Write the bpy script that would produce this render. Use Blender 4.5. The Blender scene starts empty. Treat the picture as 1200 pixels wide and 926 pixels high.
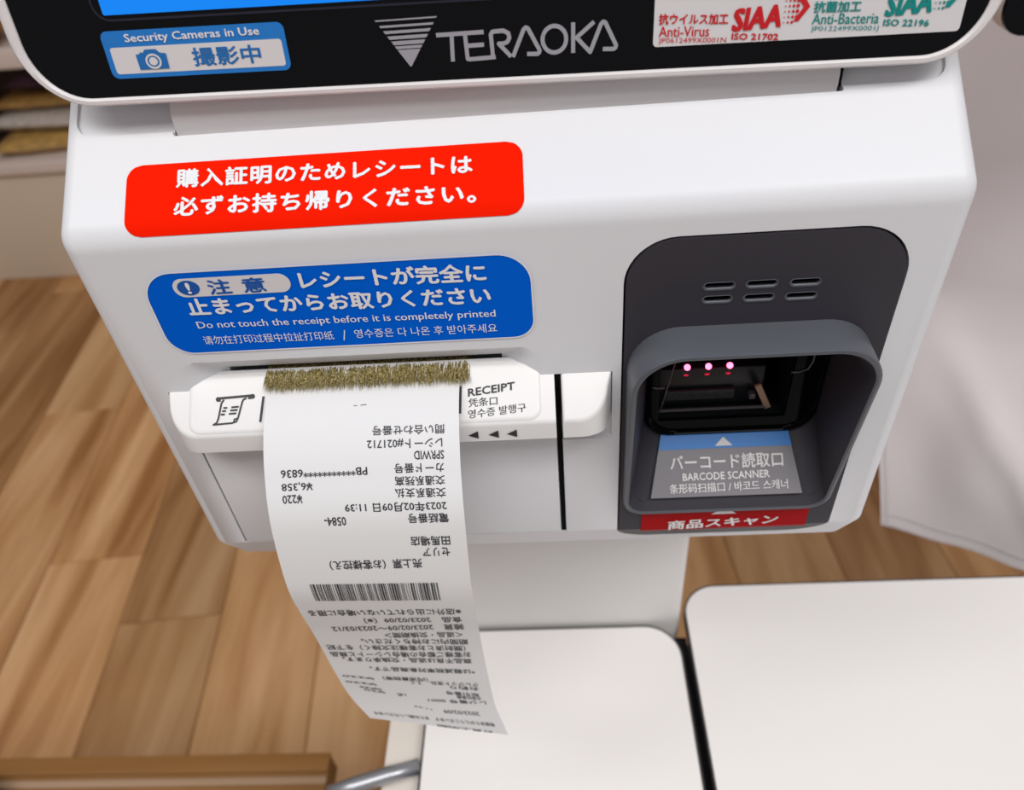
import bpy, bmesh, math, random
from math import sin, cos, pi, radians, atan, sqrt
from mathutils import Vector, Matrix

# ---------------------------------------------------------------- camera, world, lights
SC = bpy.context.scene
COL = SC.collection
ZO = 1.1                      # lens height above the floor; all z below are relative to the lens
CAM_R = ((0.9972, 0.0140, -0.0738), (-0.0457, -0.6671, -0.7436), (-0.0597, 0.7448, -0.6646))  # right, down, forward
cd = bpy.data.cameras.new('camera'); cam = bpy.data.objects.new('camera', cd); COL.objects.link(cam)
right, down, fwd = (Vector(r).normalized() for r in CAM_R)
cam.matrix_world = Matrix(((right.x, -down.x, -fwd.x, 0), (right.y, -down.y, -fwd.y, -0.1743),
                           (right.z, -down.z, -fwd.z, ZO), (0, 0, 0, 1)))
cd.sensor_width = 36; cd.lens = 27; cd.clip_start = 0.01
cd.dof.use_dof = True; cd.dof.focus_distance = 0.215; cd.dof.aperture_fstop = 14
SC.camera = cam

world = bpy.data.worlds.new('world'); SC.world = world; world.use_nodes = True
bg = world.node_tree.nodes['Background']
bg.inputs[0].default_value = (1.0, 0.96, 0.98, 1); bg.inputs[1].default_value = 0.28

def area(name, loc, size, sizey, power, col=(1, .985, .97), target=None):
    l = bpy.data.lights.new(name, 'AREA'); l.shape = 'RECTANGLE'; l.size = size; l.size_y = sizey
    l.energy = power; l.color = col
    o = bpy.data.objects.new(name, l); COL.objects.link(o); o.location = loc
    if target:
        o.rotation_euler = (Vector(target) - Vector(loc)).to_track_quat('-Z', 'Y').to_euler()
    return o
area('ceiling_light', (0.25, -1.30, 3.15), 2.4, 0.9, 38)
area('ceiling_light', (-1.5, -0.7, 3.1), 1.3, 0.6, 19)
area('ceiling_light', (1.5, -0.8, 3.1), 1.3, 0.6, 21)

SC.view_settings.view_transform = 'Standard'; SC.view_settings.look = 'None'
SC.view_settings.gamma = 1.0; SC.view_settings.use_curve_mapping = False
SC.view_settings.exposure = 0.0

# ---------------------------------------------------------------- materials
def mat(name, col, rough=.5, spec=.5, metal=0, emit=None, estr=0, noise=None, bump=None, coat=0):
    m = bpy.data.materials.new(name); m.use_nodes = True
    nt = m.node_tree; b = nt.nodes['Principled BSDF']
    b.inputs['Base Color'].default_value = (*col, 1); b.inputs['Roughness'].default_value = rough
    b.inputs['Specular IOR Level'].default_value = spec; b.inputs['Metallic'].default_value = metal
    b.inputs['Coat Weight'].default_value = coat
    if emit:
        b.inputs['Emission Color'].default_value = (*emit, 1); b.inputs['Emission Strength'].default_value = estr
    if noise:
        sc, amt = noise
        tc = nt.nodes.new('ShaderNodeTexCoord'); n = nt.nodes.new('ShaderNodeTexNoise')
        n.inputs['Scale'].default_value = sc; n.inputs['Detail'].default_value = 4
        mx = nt.nodes.new('ShaderNodeMix'); mx.data_type = 'RGBA'
        mx.inputs[6].default_value = (*[c * (1 - amt) for c in col], 1)
        mx.inputs[7].default_value = (*[min(1, c * (1 + amt)) for c in col], 1)
        nt.links.new(tc.outputs['Object'], n.inputs['Vector']); nt.links.new(n.outputs['Fac'], mx.inputs[0])
        nt.links.new(mx.outputs[2], b.inputs['Base Color'])
    if bump:
        sc, st, di = bump
        tc = nt.nodes.new('ShaderNodeTexCoord'); n = nt.nodes.new('ShaderNodeTexNoise'); n.inputs['Scale'].default_value = sc
        bp = nt.nodes.new('ShaderNodeBump'); bp.inputs['Strength'].default_value = st; bp.inputs['Distance'].default_value = di
        nt.links.new(tc.outputs['Object'], n.inputs['Vector']); nt.links.new(n.outputs['Fac'], bp.inputs['Height'])
        nt.links.new(bp.outputs[0], b.inputs['Normal'])
    return m
M = {}
M['white'] = mat('white_plastic', (.78, .785, .81), .42, .4, noise=(30, .012), bump=(1800, .05, .0002))
M['tray'] = mat('tray_plastic', (.83, .82, .815), .35, .45)
M['bezel'] = mat('bezel_plastic', (.78, .75, .75), .3)
M['glass'] = mat('black_glass', (.003, .003, .004), .08, .2)
M['screen'] = mat('lit_display', (.0, .05, .2), .2, emit=(0.0, .22, .86), estr=.9)
M['frameline'] = mat('dark_frame', (.015, .015, .03), .25)
M['red'] = mat('red_vinyl', (.95, .012, .0), .6, .02)
M['blue'] = mat('blue_vinyl', (.0, .12, .68), .6, .03)
M['skyblue'] = mat('sky_blue_vinyl', (.012, .20, .62), .4)
M['paper_white'] = mat('sticker_white', (.74, .72, .73), .4)
M['print_white'] = mat('print_white', (.85, .85, .87), .5)
M['stickblue'] = mat('ink_blue', (.012, .16, .48), .4)
M['inkblue'] = mat('ink_deep_blue', (.0, .09, .42), .5)
M['inkred'] = mat('ink_red', (.62, .006, .012), .5)
M['inkgreen'] = mat('ink_green', (.0, .26, .24), .5)
M['ink'] = mat('ink_black', (.02, .02, .025), .5)
M['thermal'] = mat('thermal_ink', (.035, .035, .045), .5)
M['silver'] = mat('silver_print', (.36, .36, .40), .5)
M['dark'] = mat('dark_grey_plastic', (.040, .037, .047), .5, .3, bump=(2500, .1, .0002))
M['hood'] = mat('hood_plastic', (.088, .096, .112), .4, .5, bump=(2500, .1, .0002))
M['gloss'] = mat('gloss_black', (.002, .002, .003), .06, .04)
M['void'] = mat('black_interior', (.004, .004, .004), .9, .1)
M['module'] = mat('scanner_module', (.012, .016, .018), .35)
M['modframe'] = mat('grey_edge', (.16, .16, .17), .35)
M['chip'] = mat('circuit_board', (.05, .055, .06), .5, noise=(900, .8))
M['tan'] = mat('tan_strip', (.50, .31, .20), .5)
M['led'] = mat('red_led', (.9, .1, .15), .3, emit=(1.0, .10, .22), estr=6)
M['ledglow'] = mat('red_led_dim', (.3, .0, .02), .3, emit=(1.0, .02, .07), estr=.45)
M['scanlabel'] = mat('grey_label', (.17, .16, .18), .32, .5)
M['darkred'] = mat('dark_red_vinyl', (.38, .002, .004), .5, .08)
M['greytext'] = mat('grey_print', (.80, .78, .78), .5)
M['receipt'] = mat('thermal_paper', (.80, .80, .80), .55, .3)
M['column'] = mat('column_paint', (.80, .78, .76), .5, .3, noise=(8, .03))
M['plate'] = mat('worktop_laminate', (.89, .865, .85), .45, .35, noise=(6, .03))
M['ledge'] = mat('cream_laminate', (.80, .74, .67), .5, noise=(7, .03))
M['edge'] = mat('dark_edging', (.05, .045, .045), .5)
M['cabdark'] = mat('black_cabinet', (.006, .006, .009), .6, .2)
M['metal'] = mat('brushed_metal', (.42, .43, .46), .35, .5, metal=.8)
M['cloth'] = mat('white_cloth', (.93, .85, .86), .85, .1, bump=(900, .3, .0004))
M['seam'] = mat('cloth_seam', (.82, .75, .76), .9, .1)
M['shelf'] = mat('shelf_paint', (.74, .63, .57), .5, noise=(3, .04))
M['base'] = mat('shelf_base', (.70, .59, .46), .6, noise=(3, .05))
M['shelfback'] = mat('shelf_back', (.10, .055, .035), .7)
M['gold'] = mat('gold_foil', (.50, .30, .09), .3, .5, noise=(60, .6))
M['clear'] = mat('clear_wrap', (.55, .50, .46), .15, .6, noise=(90, .5))
M['violet'] = mat('dark_violet_wrap', (.10, .06, .12), .3, noise=(50, .5))
M['greywrap'] = mat('grey_wrap', (.26, .22, .20), .4, noise=(40, .4))
M['yellow'] = mat('amber_wrap', (.50, .24, .04), .4, noise=(40, .5))
M['leather'] = mat('dark_brown_leather', (.055, .026, .018), .5, noise=(40, .4))
M['subfloor'] = mat('subfloor', (.12, .07, .035), .8)

def wood(name, c0, c1, c2, sc=1.0, rough=.45, axis=1):
    m = bpy.data.materials.new(name); m.use_nodes = True; nt = m.node_tree; b = nt.nodes['Principled BSDF']
    b.inputs['Roughness'].default_value = rough; b.inputs['Specular IOR Level'].default_value = .35
    tc = nt.nodes.new('ShaderNodeTexCoord'); oi = nt.nodes.new('ShaderNodeObjectInfo')
    mp = nt.nodes.new('ShaderNodeMapping'); s = [14 * sc] * 3; s[axis] = 1.3 * sc; mp.inputs['Scale'].default_value = s
    ad = nt.nodes.new('ShaderNodeVectorMath'); ad.operation = 'ADD'
    ml = nt.nodes.new('ShaderNodeVectorMath'); ml.operation = 'SCALE'; ml.inputs['Scale'].default_value = 37.0
    cmb = nt.nodes.new('ShaderNodeCombineXYZ')
    for k in range(3): nt.links.new(oi.outputs['Random'], cmb.inputs[k])
    nt.links.new(cmb.outputs[0], ml.inputs[0])
    nt.links.new(tc.outputs['Object'], mp.inputs['Vector']); nt.links.new(mp.outputs[0], ad.inputs[0]); nt.links.new(ml.outputs[0], ad.inputs[1])
    n = nt.nodes.new('ShaderNodeTexNoise'); n.inputs['Scale'].default_value = 1.0; n.inputs['Detail'].default_value = 5
    n.inputs['Roughness'].default_value = .55; n.inputs['Distortion'].default_value = .5
    nt.links.new(ad.outputs[0], n.inputs['Vector'])
    r = nt.nodes.new('ShaderNodeValToRGB'); r.color_ramp.elements[0].position = .33; r.color_ramp.elements[1].position = .68
    r.color_ramp.elements[0].color = (*c0, 1); r.color_ramp.elements[1].color = (*c2, 1)
    e = r.color_ramp.elements.new(.5); e.color = (*c1, 1)
    nt.links.new(n.outputs['Fac'], r.inputs[0])
    mr = nt.nodes.new('ShaderNodeMapRange'); mr.inputs['To Min'].default_value = .80; mr.inputs['To Max'].default_value = 1.14
    nt.links.new(oi.outputs['Random'], mr.inputs[0])
    vm = nt.nodes.new('ShaderNodeVectorMath'); vm.operation = 'SCALE'
    nt.links.new(r.outputs[0], vm.inputs[0]); nt.links.new(mr.outputs[0], vm.inputs['Scale'])
    nt.links.new(vm.outputs[0], b.inputs['Base Color'])
    return m
M['floor'] = wood('oak_floor', (.345, .148, .044), (.56, .295, .12), (.73, .44, .22))
M['bench'] = wood('bench_wood', (.22, .10, .03), (.30, .15, .05), (.36, .19, .075), axis=0)
M['benchdark'] = wood('bench_wood_dark', (.20, .085, .018), (.25, .11, .026), (.3, .14, .035), axis=0)
M['benchhighlight'] = wood('bench_wood_highlight', (.42, .26, .15), (.48, .31, .19), (.52, .34, .22), axis=0)  # paler bench wood for the painted edge highlight

def bristle_mat():
    m = bpy.data.materials.new('brush_bristle'); m.use_nodes = True; nt = m.node_tree; b = nt.nodes['Principled BSDF']
    b.inputs['Roughness'].default_value = .5
    tc = nt.nodes.new('ShaderNodeTexCoord'); n = nt.nodes.new('ShaderNodeTexNoise'); n.inputs['Scale'].default_value = 1500
    r = nt.nodes.new('ShaderNodeValToRGB'); r.color_ramp.elements[0].position = .35; r.color_ramp.elements[1].position = .68
    r.color_ramp.elements[0].color = (.10, .075, .02, 1); r.color_ramp.elements[1].color = (.62, .52, .27, 1)
    e = r.color_ramp.elements.new(.52); e.color = (.33, .265, .095, 1)
    nt.links.new(tc.outputs['Object'], n.inputs['Vector']); nt.links.new(n.outputs['Fac'], r.inputs[0]); nt.links.new(r.outputs[0], b.inputs['Base Color'])
    return m
M['bristle'] = bristle_mat()

# ---------------------------------------------------------------- helpers
def tag(o, label=None, cat=None, group=None, kind=None):
    if label: o['label'] = label
    if cat: o['category'] = cat
    if group: o['group'] = group
    if kind: o['kind'] = kind
    return o
def thing(name, loc, label=None, cat=None, group=None, kind=None):
    o = bpy.data.objects.new(name, None); COL.objects.link(o); o.location = (loc[0], loc[1], loc[2] + ZO)
    o.empty_display_size = .05
    return tag(o, label, cat, group, kind)
def wloc(o):
    v = Vector((0, 0, 0))
    while o: v += o.location; o = o.parent
    return v
def link(name, verts, faces, m, parent=None, smooth=False, origin=None, mats=None):
    """verts are in lens-relative metres"""
    vs = [Vector((v[0], v[1], v[2] + ZO)) for v in verts]
    base = wloc(parent)
    if origin is None: o_ = base
    else: o_ = Vector((origin[0], origin[1], origin[2] + ZO))
    me = bpy.data.meshes.new(name); me.from_pydata([v - o_ for v in vs], [], faces); me.update()
    me.materials.append(m if not isinstance(m, str) else M[m])
    for p in me.polygons: p.use_smooth = smooth
    o = bpy.data.objects.new(name, me); COL.objects.link(o)
    o.parent = parent; o.location = o_ - base
    return o
def from_bm(name, bm, m, parent=None, smooth=False, origin=None):
    bmesh.ops.recalc_face_normals(bm, faces=bm.faces)
    bm.verts.ensure_lookup_table(); bm.verts.index_update()
    vs = [v.co.copy() for v in bm.verts]; fs = [[v.index for v in f.verts] for f in bm.faces]; bm.free()
    return link(name, vs, fs, m, parent, smooth, origin)
def smooth_by_angle(o, deg=35):
    me = o.data
    bm = bmesh.new(); bm.from_mesh(me)
    for f in bm.faces: f.smooth = True
    for e in bm.edges:
        e.smooth = not (len(e.link_faces) == 2 and e.calc_face_angle(0) > radians(deg)) and len(e.link_faces) == 2
    bm.to_mesh(me); bm.free()
    return o
def box_bm(x0, x1, y0, y1, z0, z1, bev=0, seg=3, bm=None):
    bm = bm or bmesh.new()
    r = bmesh.ops.create_cube(bm, size=1)
    for v in r['verts']:
        v.co = Vector(((x0 + x1) / 2 + v.co.x * (x1 - x0), (y0 + y1) / 2 + v.co.y * (y1 - y0), (z0 + z1) / 2 + v.co.z * (z1 - z0)))
    if bev:
        es = list({e for v in r['verts'] for e in v.link_edges})
        bmesh.ops.bevel(bm, geom=es, offset=bev, segments=seg, affect='EDGES', profile=.5)
    return bm
def box(name, x0, x1, y0, y1, z0, z1, m, parent=None, bev=0, seg=3, origin=None):
    return smooth_by_angle(from_bm(name, box_bm(x0, x1, y0, y1, z0, z1, bev, seg), m, parent, origin=origin))
def rrect(x0, x1, z0, z1, r, n=8):
    """ccw rounded rectangle; r a number or (bl, br, tr, tl)"""
    if not isinstance(r, tuple): r = (r,) * 4
    P = []
    for (cx, cz, a0, rr) in ((x0 + r[0], z0 + r[0], pi, r[0]), (x1 - r[1], z0 + r[1], 1.5 * pi, r[1]), (x1 - r[2], z1 - r[2], 0, r[2]), (x0 + r[3], z1 - r[3], .5 * pi, r[3])):
        for k in range(n + 1):
            a = a0 + k * pi / 2 / n; P.append((cx + rr * cos(a), cz + rr * sin(a)))
    return P
def flat(name, poly, fn, m, parent, thick=.0002, off=0.0):
    """thin solid plate: a 2-D outline carried by fn(a, b, h) -> point"""
    n = len(poly)
    vs = [fn(a, b, off) for a, b in poly] + [fn(a, b, off + thick) for a, b in poly]
    fs = [list(range(n))[::-1], list(range(n, 2 * n))] + [[i, (i + 1) % n, n + (i + 1) % n, n + i] for i in range(n)]
    return from_bm2(name, vs, fs, m, parent)
def from_bm2(name, vs, fs, m, parent):
    bm = bmesh.new(); V = [bm.verts.new(v) for v in vs]
    for f in fs:
        try: bm.faces.new([V[i] for i in f])
        except ValueError: pass
    return from_bm(name, bm, m, parent)
def prism_bm(poly, h0, h1, fn):
    bm = bmesh.new(); a = [bm.verts.new(fn(p[0], p[1], h0)) for p in poly]; b = [bm.verts.new(fn(p[0], p[1], h1)) for p in poly]
    n = len(poly); bm.faces.new(a[::-1]); bm.faces.new(b)
    for i in range(n): bm.faces.new((a[i], a[(i + 1) % n], b[(i + 1) % n], b[i]))
    bmesh.ops.recalc_face_normals(bm, faces=bm.faces)
    return bm
def carve(o, cutters):
    """subtract closed bmeshes (lens-relative coordinates) from an object's mesh"""
    base = wloc(o); tmp = []
    for cb in cutters:
        for v in cb.verts: v.co = Vector((v.co.x, v.co.y, v.co.z + ZO)) - base
        bmesh.ops.recalc_face_normals(cb, faces=cb.faces)
        me = bpy.data.meshes.new('cut'); cb.to_mesh(me); cb.free()
        c = bpy.data.objects.new('cut', me); COL.objects.link(c); c.location = base; tmp.append(c)
        md = o.modifiers.new('b', 'BOOLEAN'); md.operation = 'DIFFERENCE'; md.object = c; md.solver = 'EXACT'
    bpy.context.view_layer.update()
    me = bpy.data.meshes.new_from_object(o.evaluated_get(bpy.context.evaluated_depsgraph_get()))
    o.modifiers.clear(); old = o.data; me.name = o.name; o.data = me; bpy.data.meshes.remove(old)
    for c in tmp:
        d = c.data; bpy.data.objects.remove(c); bpy.data.meshes.remove(d)
    return o

class Ink:
    """collects flat print (lettering, icons) for one mesh"""
    def __init__(s): s.v = []; s.f = []
    def poly(s, pts, fn, h):
        i = len(s.v); h = h + (len(s.f) % 60) * 1.2e-6; s.v += [fn(a, b, h) for a, b in pts]; s.f.append(list(range(i, i + len(pts))))
    def stroke(s, pts, w, fn, h, closed=False):
        for k in range(len(pts) - (0 if closed else 1)):
            a = Vector(pts[k]); b = Vector(pts[(k + 1) % len(pts)]); d = (b - a)
            if d.length < 1e-9: continue
            d.normalize(); n = Vector((-d.y, d.x)) * w / 2
            s.poly([tuple(a + n - d * w * 0), tuple(a - n), tuple(b - n), tuple(b + n)], fn, h)
        for p in (pts if closed else pts[1:-1]): s.disc(p, w / 2, fn, h, 10)
    def disc(s, c, r, fn, h, n=24, ry=None):
        ry = ry or r
        s.poly([(c[0] + r * cos(2 * pi * k / n), c[1] + ry * sin(2 * pi * k / n)) for k in range(n)], fn, h)
    def ring(s, c, r, w, fn, h, n=32, ry=None):
        ry = ry or r; P = [(cos(2 * pi * k / n), sin(2 * pi * k / n)) for k in range(n)]
        for k in range(n):
            a, b = P[k], P[(k + 1) % n]
            s.poly([(c[0] + a[0] * (r + w / 2), c[1] + a[1] * (ry + w / 2)), (c[0] + b[0] * (r + w / 2), c[1] + b[1] * (ry + w / 2)),
                    (c[0] + b[0] * (r - w / 2), c[1] + b[1] * (ry - w / 2)), (c[0] + a[0] * (r - w / 2), c[1] + a[1] * (ry - w / 2))], fn, h)
    def text(s, body, x0, x1, ya, yb, hgt, fn, h, bold=0, spacing=1.0, slant=0):
        """fit text between x0..x1; its vertical middle runs from ya (at x0) to yb (at x1); hgt = full glyph box height"""
        cu = bpy.data.curves.new('t', 'FONT'); cu.body = body; cu.size = 1; cu.resolution_u = 2; cu.space_character = spacing; cu.shear = slant
        o = bpy.data.objects.new('t', cu); COL.objects.link(o)
        bpy.context.view_layer.update()
        me = bpy.data.meshes.new_from_object(o.evaluated_get(bpy.context.evaluated_depsgraph_get()))
        V = [v.co.copy() for v in me.vertices]; F = [list(p.vertices) for p in me.polygons]
        bpy.data.objects.remove(o); bpy.data.curves.remove(cu); bpy.data.meshes.remove(me)
        if not V: return
        ax = min(v.x for v in V); bx = max(v.x for v in V); ay = min(v.y for v in V); by = max(v.y for v in V)
        e = bold * 1.5; sh = [(0, 0)] if bold < .003 else [(q_ * e, r_ * e * .6) for q_ in (-1, -.5, 0, .5, 1) for r_ in (-1, 1)] if bold > .03 else [(-e, 0), (e, 0), (0, -e), (0, e)] if bold > .008 else [(-e, 0), (e, 0)]
        for q, (dx, dy) in enumerate(sh):
            i = len(s.v)
            for v in V:
                t = (v.x + dx - ax) / (bx - ax); u = (v.y + dy - ay) / (by - ay) - .5
                s.v.append(fn(x0 + (x1 - x0) * t, ya + (yb - ya) * t + u * hgt, h + q * .00001))
            s.f += [[k + i for k in f] for f in F]
    def build(s, name, m, parent):
        return link(name, s.v, s.f, m, parent)

# ---------------------------------------------------------------- the room: planked floor
random.seed(4)
fl = box('floor', -3.2, 2.4, -2.2, 3.2, -1.16, -1.1085, 'subfloor'); tag(fl, kind='structure')
PW = .1735; ANG = radians(5.0)
def fpt(a, b): # across, along
    return (a * cos(ANG) + b * sin(ANG) * -1 * -1 * -1, a * sin(ANG) + b * cos(ANG))
def plank(a0, a1, b0, b1):
    g = .0007
    P = [(a0 + g, b0 + g), (a1 - g, b0 + g), (a1 - g, b1 - g), (a0 + g, b1 - g)]
    Q = [fpt(*p) for p in P]; cx = sum(q[0] for q in Q) / 4; cy = sum(q[1] for q in Q) / 4
    bm = bmesh.new()
    lo = [bm.verts.new((q[0], q[1], -1.109)) for q in Q]; hi = [bm.verts.new((q[0], q[1], -1.1)) for q in Q]
    bm.faces.new(lo[::-1]); top = bm.faces.new(hi)
    for i in range(4): bm.faces.new((lo[i], lo[(i + 1) % 4], hi[(i + 1) % 4], hi[i]))
    bmesh.ops.bevel(bm, geom=list(top.edges), offset=.0014, segments=1, affect='EDGES')
    return from_bm('plank', bm, 'floor', fl, origin=(cx, cy, -1.1))
A0 = -.755 + .51 * math.tan(ANG) * 1.0
A0 = (-.755) * cos(ANG) + .51 * sin(ANG)
for k in range(-6, 13):
    a0 = A0 + k * PW
    if k == 0: cuts = [-1.1, -.42, .588, 1.50, 2.6]      # butt joint the photo shows beside the receipt
    elif k == -2: cuts = [-1.1, .2, 1.16, 2.6]
    else:
        s = -1.1 + random.random() * .5; cuts = [-1.1]
        while s < 2.4:
            if s > -.9: cuts.append(s)
            s += .9
        cuts.append(2.6)
    for b0, b1 in zip(cuts[:-1], cuts[1:]): plank(a0, a0 + PW, b0, b1)

# ---------------------------------------------------------------- the kiosk
XL, XR = -.1300, .1062
ZR = -.0945; SA = atan(.78)
kiosk = thing('self_checkout_kiosk', (-.012, .12, -1.1), 'white self-checkout kiosk head with black screen, receipt slot and barcode scanner on a pale column', 'kiosk')

# body shell
prof = [(.0, -.2226), (.0, ZR), (.050, ZR + .78 * .050), (.15, ZR + .78 * .05), (.15, -.2450), (.0118, -.2450)]
bm = bmesh.new()
n = len(prof); a = [bm.verts.new((XL, y, z)) for y, z in prof]; b = [bm.verts.new((XR, y, z)) for y, z in prof]
bm.faces.new(a); bm.faces.new(b[::-1])
for i in range(n): bm.faces.new((a[i], b[i], b[(i + 1) % n], a[(i + 1) % n]))
bmesh.ops.recalc_face_normals(bm, faces=bm.faces); bm.edges.ensure_lookup_table()
chosen = [e for e in bm.edges if not (abs(e.verts[0].co.x - e.verts[1].co.x) > .1 and (abs(e.verts[0].co.z + .2226) < 1e-4))]
BV = .0050
bmesh.ops.bevel(bm, geom=chosen, offset=BV, segments=8, affect='EDGES', profile=.5)
shell = from_bm('housing', bm, 'white', kiosk)
def F(x, z, h): return (x, -h, z)                                # front face
def T(x, s, h): return (x, s * cos(SA) - h * sin(SA), ZR + s * sin(SA) + h * cos(SA))   # sloping top
RAD = BV / math.tan((pi / 2 - SA) / 2)
def TW(x, s, h):                                                # top slope that rolls over the front ridge
    if s >= BV: return T(x, s, h)
    ang = (BV - s) / RAD; c = T(0, BV, -RAD); tot = pi / 2 - SA
    if ang <= tot:
        d = SA + ang                                            # normal turns from the slope's to the front's
        return (x, c[1] - sin(d) * (RAD + h), c[2] + cos(d) * (RAD + h))
    return (x, -h, c[2] - (ang - tot) * RAD)
CH = math.hypot(.0118, .0224)
def FB(x, z, h):                                                # front face that turns onto the bottom bevel
    if z >= -.2226: return (x, -h, z)
    d = -.2226 - z; return (x, d * .0118 / CH - h * .0224 / CH, -.2226 - d * .0224 / CH - h * .0118 / CH)
cut = []
cut.append(prism_bm(rrect(-.1255, .1008, .0288, .090, .005), -.0009, .02, T))        # shallow recess behind the screen
cut.append(prism_bm(rrect(-.0985, .0752, .0275, .080, .0004, 1), -.010, .02, T))      # hinge bay
# scoop above the receipt slot
sc0 = rrect(-.1125, -.0058, -.1560, -.1372, .0075); sc1 = rrect(-.1000, -.0160, -.1480, -.1436, .001)
bm = bmesh.new(); L = [[bm.verts.new((x, -.004, z)) for x, z in rrect(-.1125 - .009, -.0058 + .009, -.165, -.1372 + .0050, .0095)],
                       [bm.verts.new((x, .0050, z)) for x, z in rrect(-.1015, -.0150, -.1540, -.1432, .0018)]]
bm.faces.new(L[0]); bm.faces.new(L[1][::-1]); k_ = len(L[0])
for i in range(k_): bm.faces.new((L[0][i], L[1][i], L[1][(i + 1) % k_], L[0][(i + 1) % k_]))
bmesh.ops.recalc_face_normals(bm, faces=bm.faces); cut.append(bm)
cut.append(box_bm(-.0998, -.0162, .0010, .018, -.1500, -.1430))                            # the slot itself
cut.append(box_bm(-.1192, -.0004, -.01, .008, -.1700, -.1481))                         # tray bay
cut.append(box_bm(.0007, .0164, -.01, .0022, -.1758, -.1480))                          # latch bay
cut.append(box_bm(-.1178, -.0003, -.01, .0040, -.2224, -.1690))                        # door bay
cut.append(box_bm(-.0008, .0009, -.01, .014, -.2232, -.1480))                          # gap between door and latch
pan = rrect(.0190, .0936, -.2345, -.1037, (.0125, .0125, .0150, .0140), 10)
cut.append(prism_bm(pan, -.06, .02, F))                                                # scanner bay
carve(shell, cut); smooth_by_angle(shell, 32)
wn = shell.modifiers.new('weighted', 'WEIGHTED_NORMAL'); wn.keep_sharp = True; wn.weight = 100
# black boxes inside the narrow bays, standing in for their deep shade
box('gap_shade', -.00075, .00085, .0006, .0135, -.2226, -.1484, 'void', kiosk)
box('slot_shade', -.0997, -.0163, .0135, .0178, -.1499, -.1431, 'void', kiosk)
box('slot_shade', -.0997, -.0163, .0053, .0134, -.1434, -.14305, 'void', kiosk)
for xa, xb, nm in ((-.11775, -.1174, 'a'),): box('seam_shade', xa, xb, .0004, .0039, -.2223, -.1735, 'void', kiosk)

# hinge cover under the screen
hp = [(.0232, -.0800), (.0228, -.0760), (.0229, -.0735), (.0240, -.0712), (.0262, -.0692), (.040, -.060), (.06, -.052), (.06, -.0600), (.03, -.0790)]
bm = bmesh.new(); a = [bm.verts.new((-.0978, y, z)) for y, z in hp]; b = [bm.verts.new((.0738, y, z)) for y, z in hp]
bm.faces.new(a); bm.faces.new(b[::-1])
for i in range(len(hp)): bm.faces.new((a[i], b[i], b[(i + 1) % len(hp)], a[(i + 1) % len(hp)]))
smooth_by_angle(from_bm('hinge_cover', bm, 'bezel', kiosk), 40)
box('gap_shade', .0739, .0751, .0245, .055, -.0775, -.0640, 'void', kiosk)  # black box painted in as the shade beside the hinge cover

# screen: frame of its own, leaning back 7 degrees and a degree askew
ta = radians(7.2); rr = radians(-1.0)
U0 = Vector((0, sin(ta), cos(ta))); MN = Vector((0, -cos(ta), sin(ta))); X0 = Vector((1, 0, 0))
MX = cos(rr) * X0 + sin(rr) * U0; MU = cos(rr) * U0 - sin(rr) * X0; M0 = Vector((-.0078, .020, -.0688)); MK = 1.0543
def S(x, t, h):
    p = M0 + (x + .0074) * MK * MX + t * MK * MU + h * MN; return (p.x, p.y, p.z)
def loft(name, loops, m, parent, cap0=True, cap1=True, smooth=40):
    bm = bmesh.new(); R = [[bm.verts.new(p) for p in l] for l in loops]; k = len(R[0])
    for a, b in zip(R[:-1], R[1:]):
        for i in range(k): bm.faces.new((a[i], a[(i + 1) % k], b[(i + 1) % k], b[i]))
    if cap0: bm.faces.new(R[0][::-1])
    if cap1: bm.faces.new(R[-1])
    return smooth_by_angle(from_bm(name, bm, m, parent), smooth)
def sring(g, h, r):       # screen outline grown by g
    return [S(x, t, h) for x, t in rrect(-.1212 - g, .0990 + g, .0008 - g * .62, .300 + g, r + g, 14)]
loft('screen_bezel', [sring(-.0004, -.0010, .0130), sring(-.0002, .0006, .0130), sring(.0006, .0011, .0130), sring(.0019, .0010, .0130), sring(.0027, .0002, .0130), sring(.0030, -.0020, .0130),
                      sring(.0024, -.0075, .0130), sring(.0005, -.0125, .0130), sring(-.004, -.0150, .0130)], 'bezel', kiosk, cap0=False)
glass = flat('screen_glass', rrect(-.1212, .0990, .0008, .300, .0130, 14), S, 'glass', kiosk, .0010, -.0008)
ink = Ink(); ink.stroke(rrect(-.1016, .0794, .0176, .290, .0035, 5), .0005, S, .00035, closed=True)
ink.build('display_border', 'frameline', glass)
flat('display', rrect(-.0996, .0774, .0187, .288, .0003, 1), S, 'screen', kiosk, .0001, .0003)

# security camera sticker
st = flat('security_sticker', rrect(-.1019, -.0589, .0051, .0154, .0016), S, 'skyblue', kiosk, .00015, .0003)
tag(st, 'blue and white security camera sticker')
ink = Ink(); ink.poly(rrect(-.1006, -.0600, .0061, .0119, .0007), S, .0005); ink.build('white_field', 'paper_white', st)
ink = Ink(); ink.text('Security Cameras in Use', -.0963, -.0647, .01355, .0136, .0022, S, .0006, bold=.012); ink.build('lettering', 'print_white', st)
ink = Ink(); ink.text('撮影中', -.0815, -.0655, .0090, .0090, .0039, S, .0006, bold=.014)
cx = -.0912
ink.poly([(cx - .0035, .0069), (cx + .0035, .0069), (cx + .0036, .0102), (cx + .0022, .0104), (cx + .0014, .0112), (cx - .0012, .0112), (cx - .0018, .0105), (cx - .0024, .0107), (cx - .0027, .0103), (cx - .0036, .0102)], S, .0006)
ink.build('lettering', 'stickblue', st)
ink = Ink(); ink.ring((cx + .0002, .0086), .00165, .00045, S, .0007, ry=.00145); ink.disc((cx + .0002, .0086), .0010, S, .0007, ry=.0009); ink.build('camera_lens', 'paper_white', st)

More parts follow.
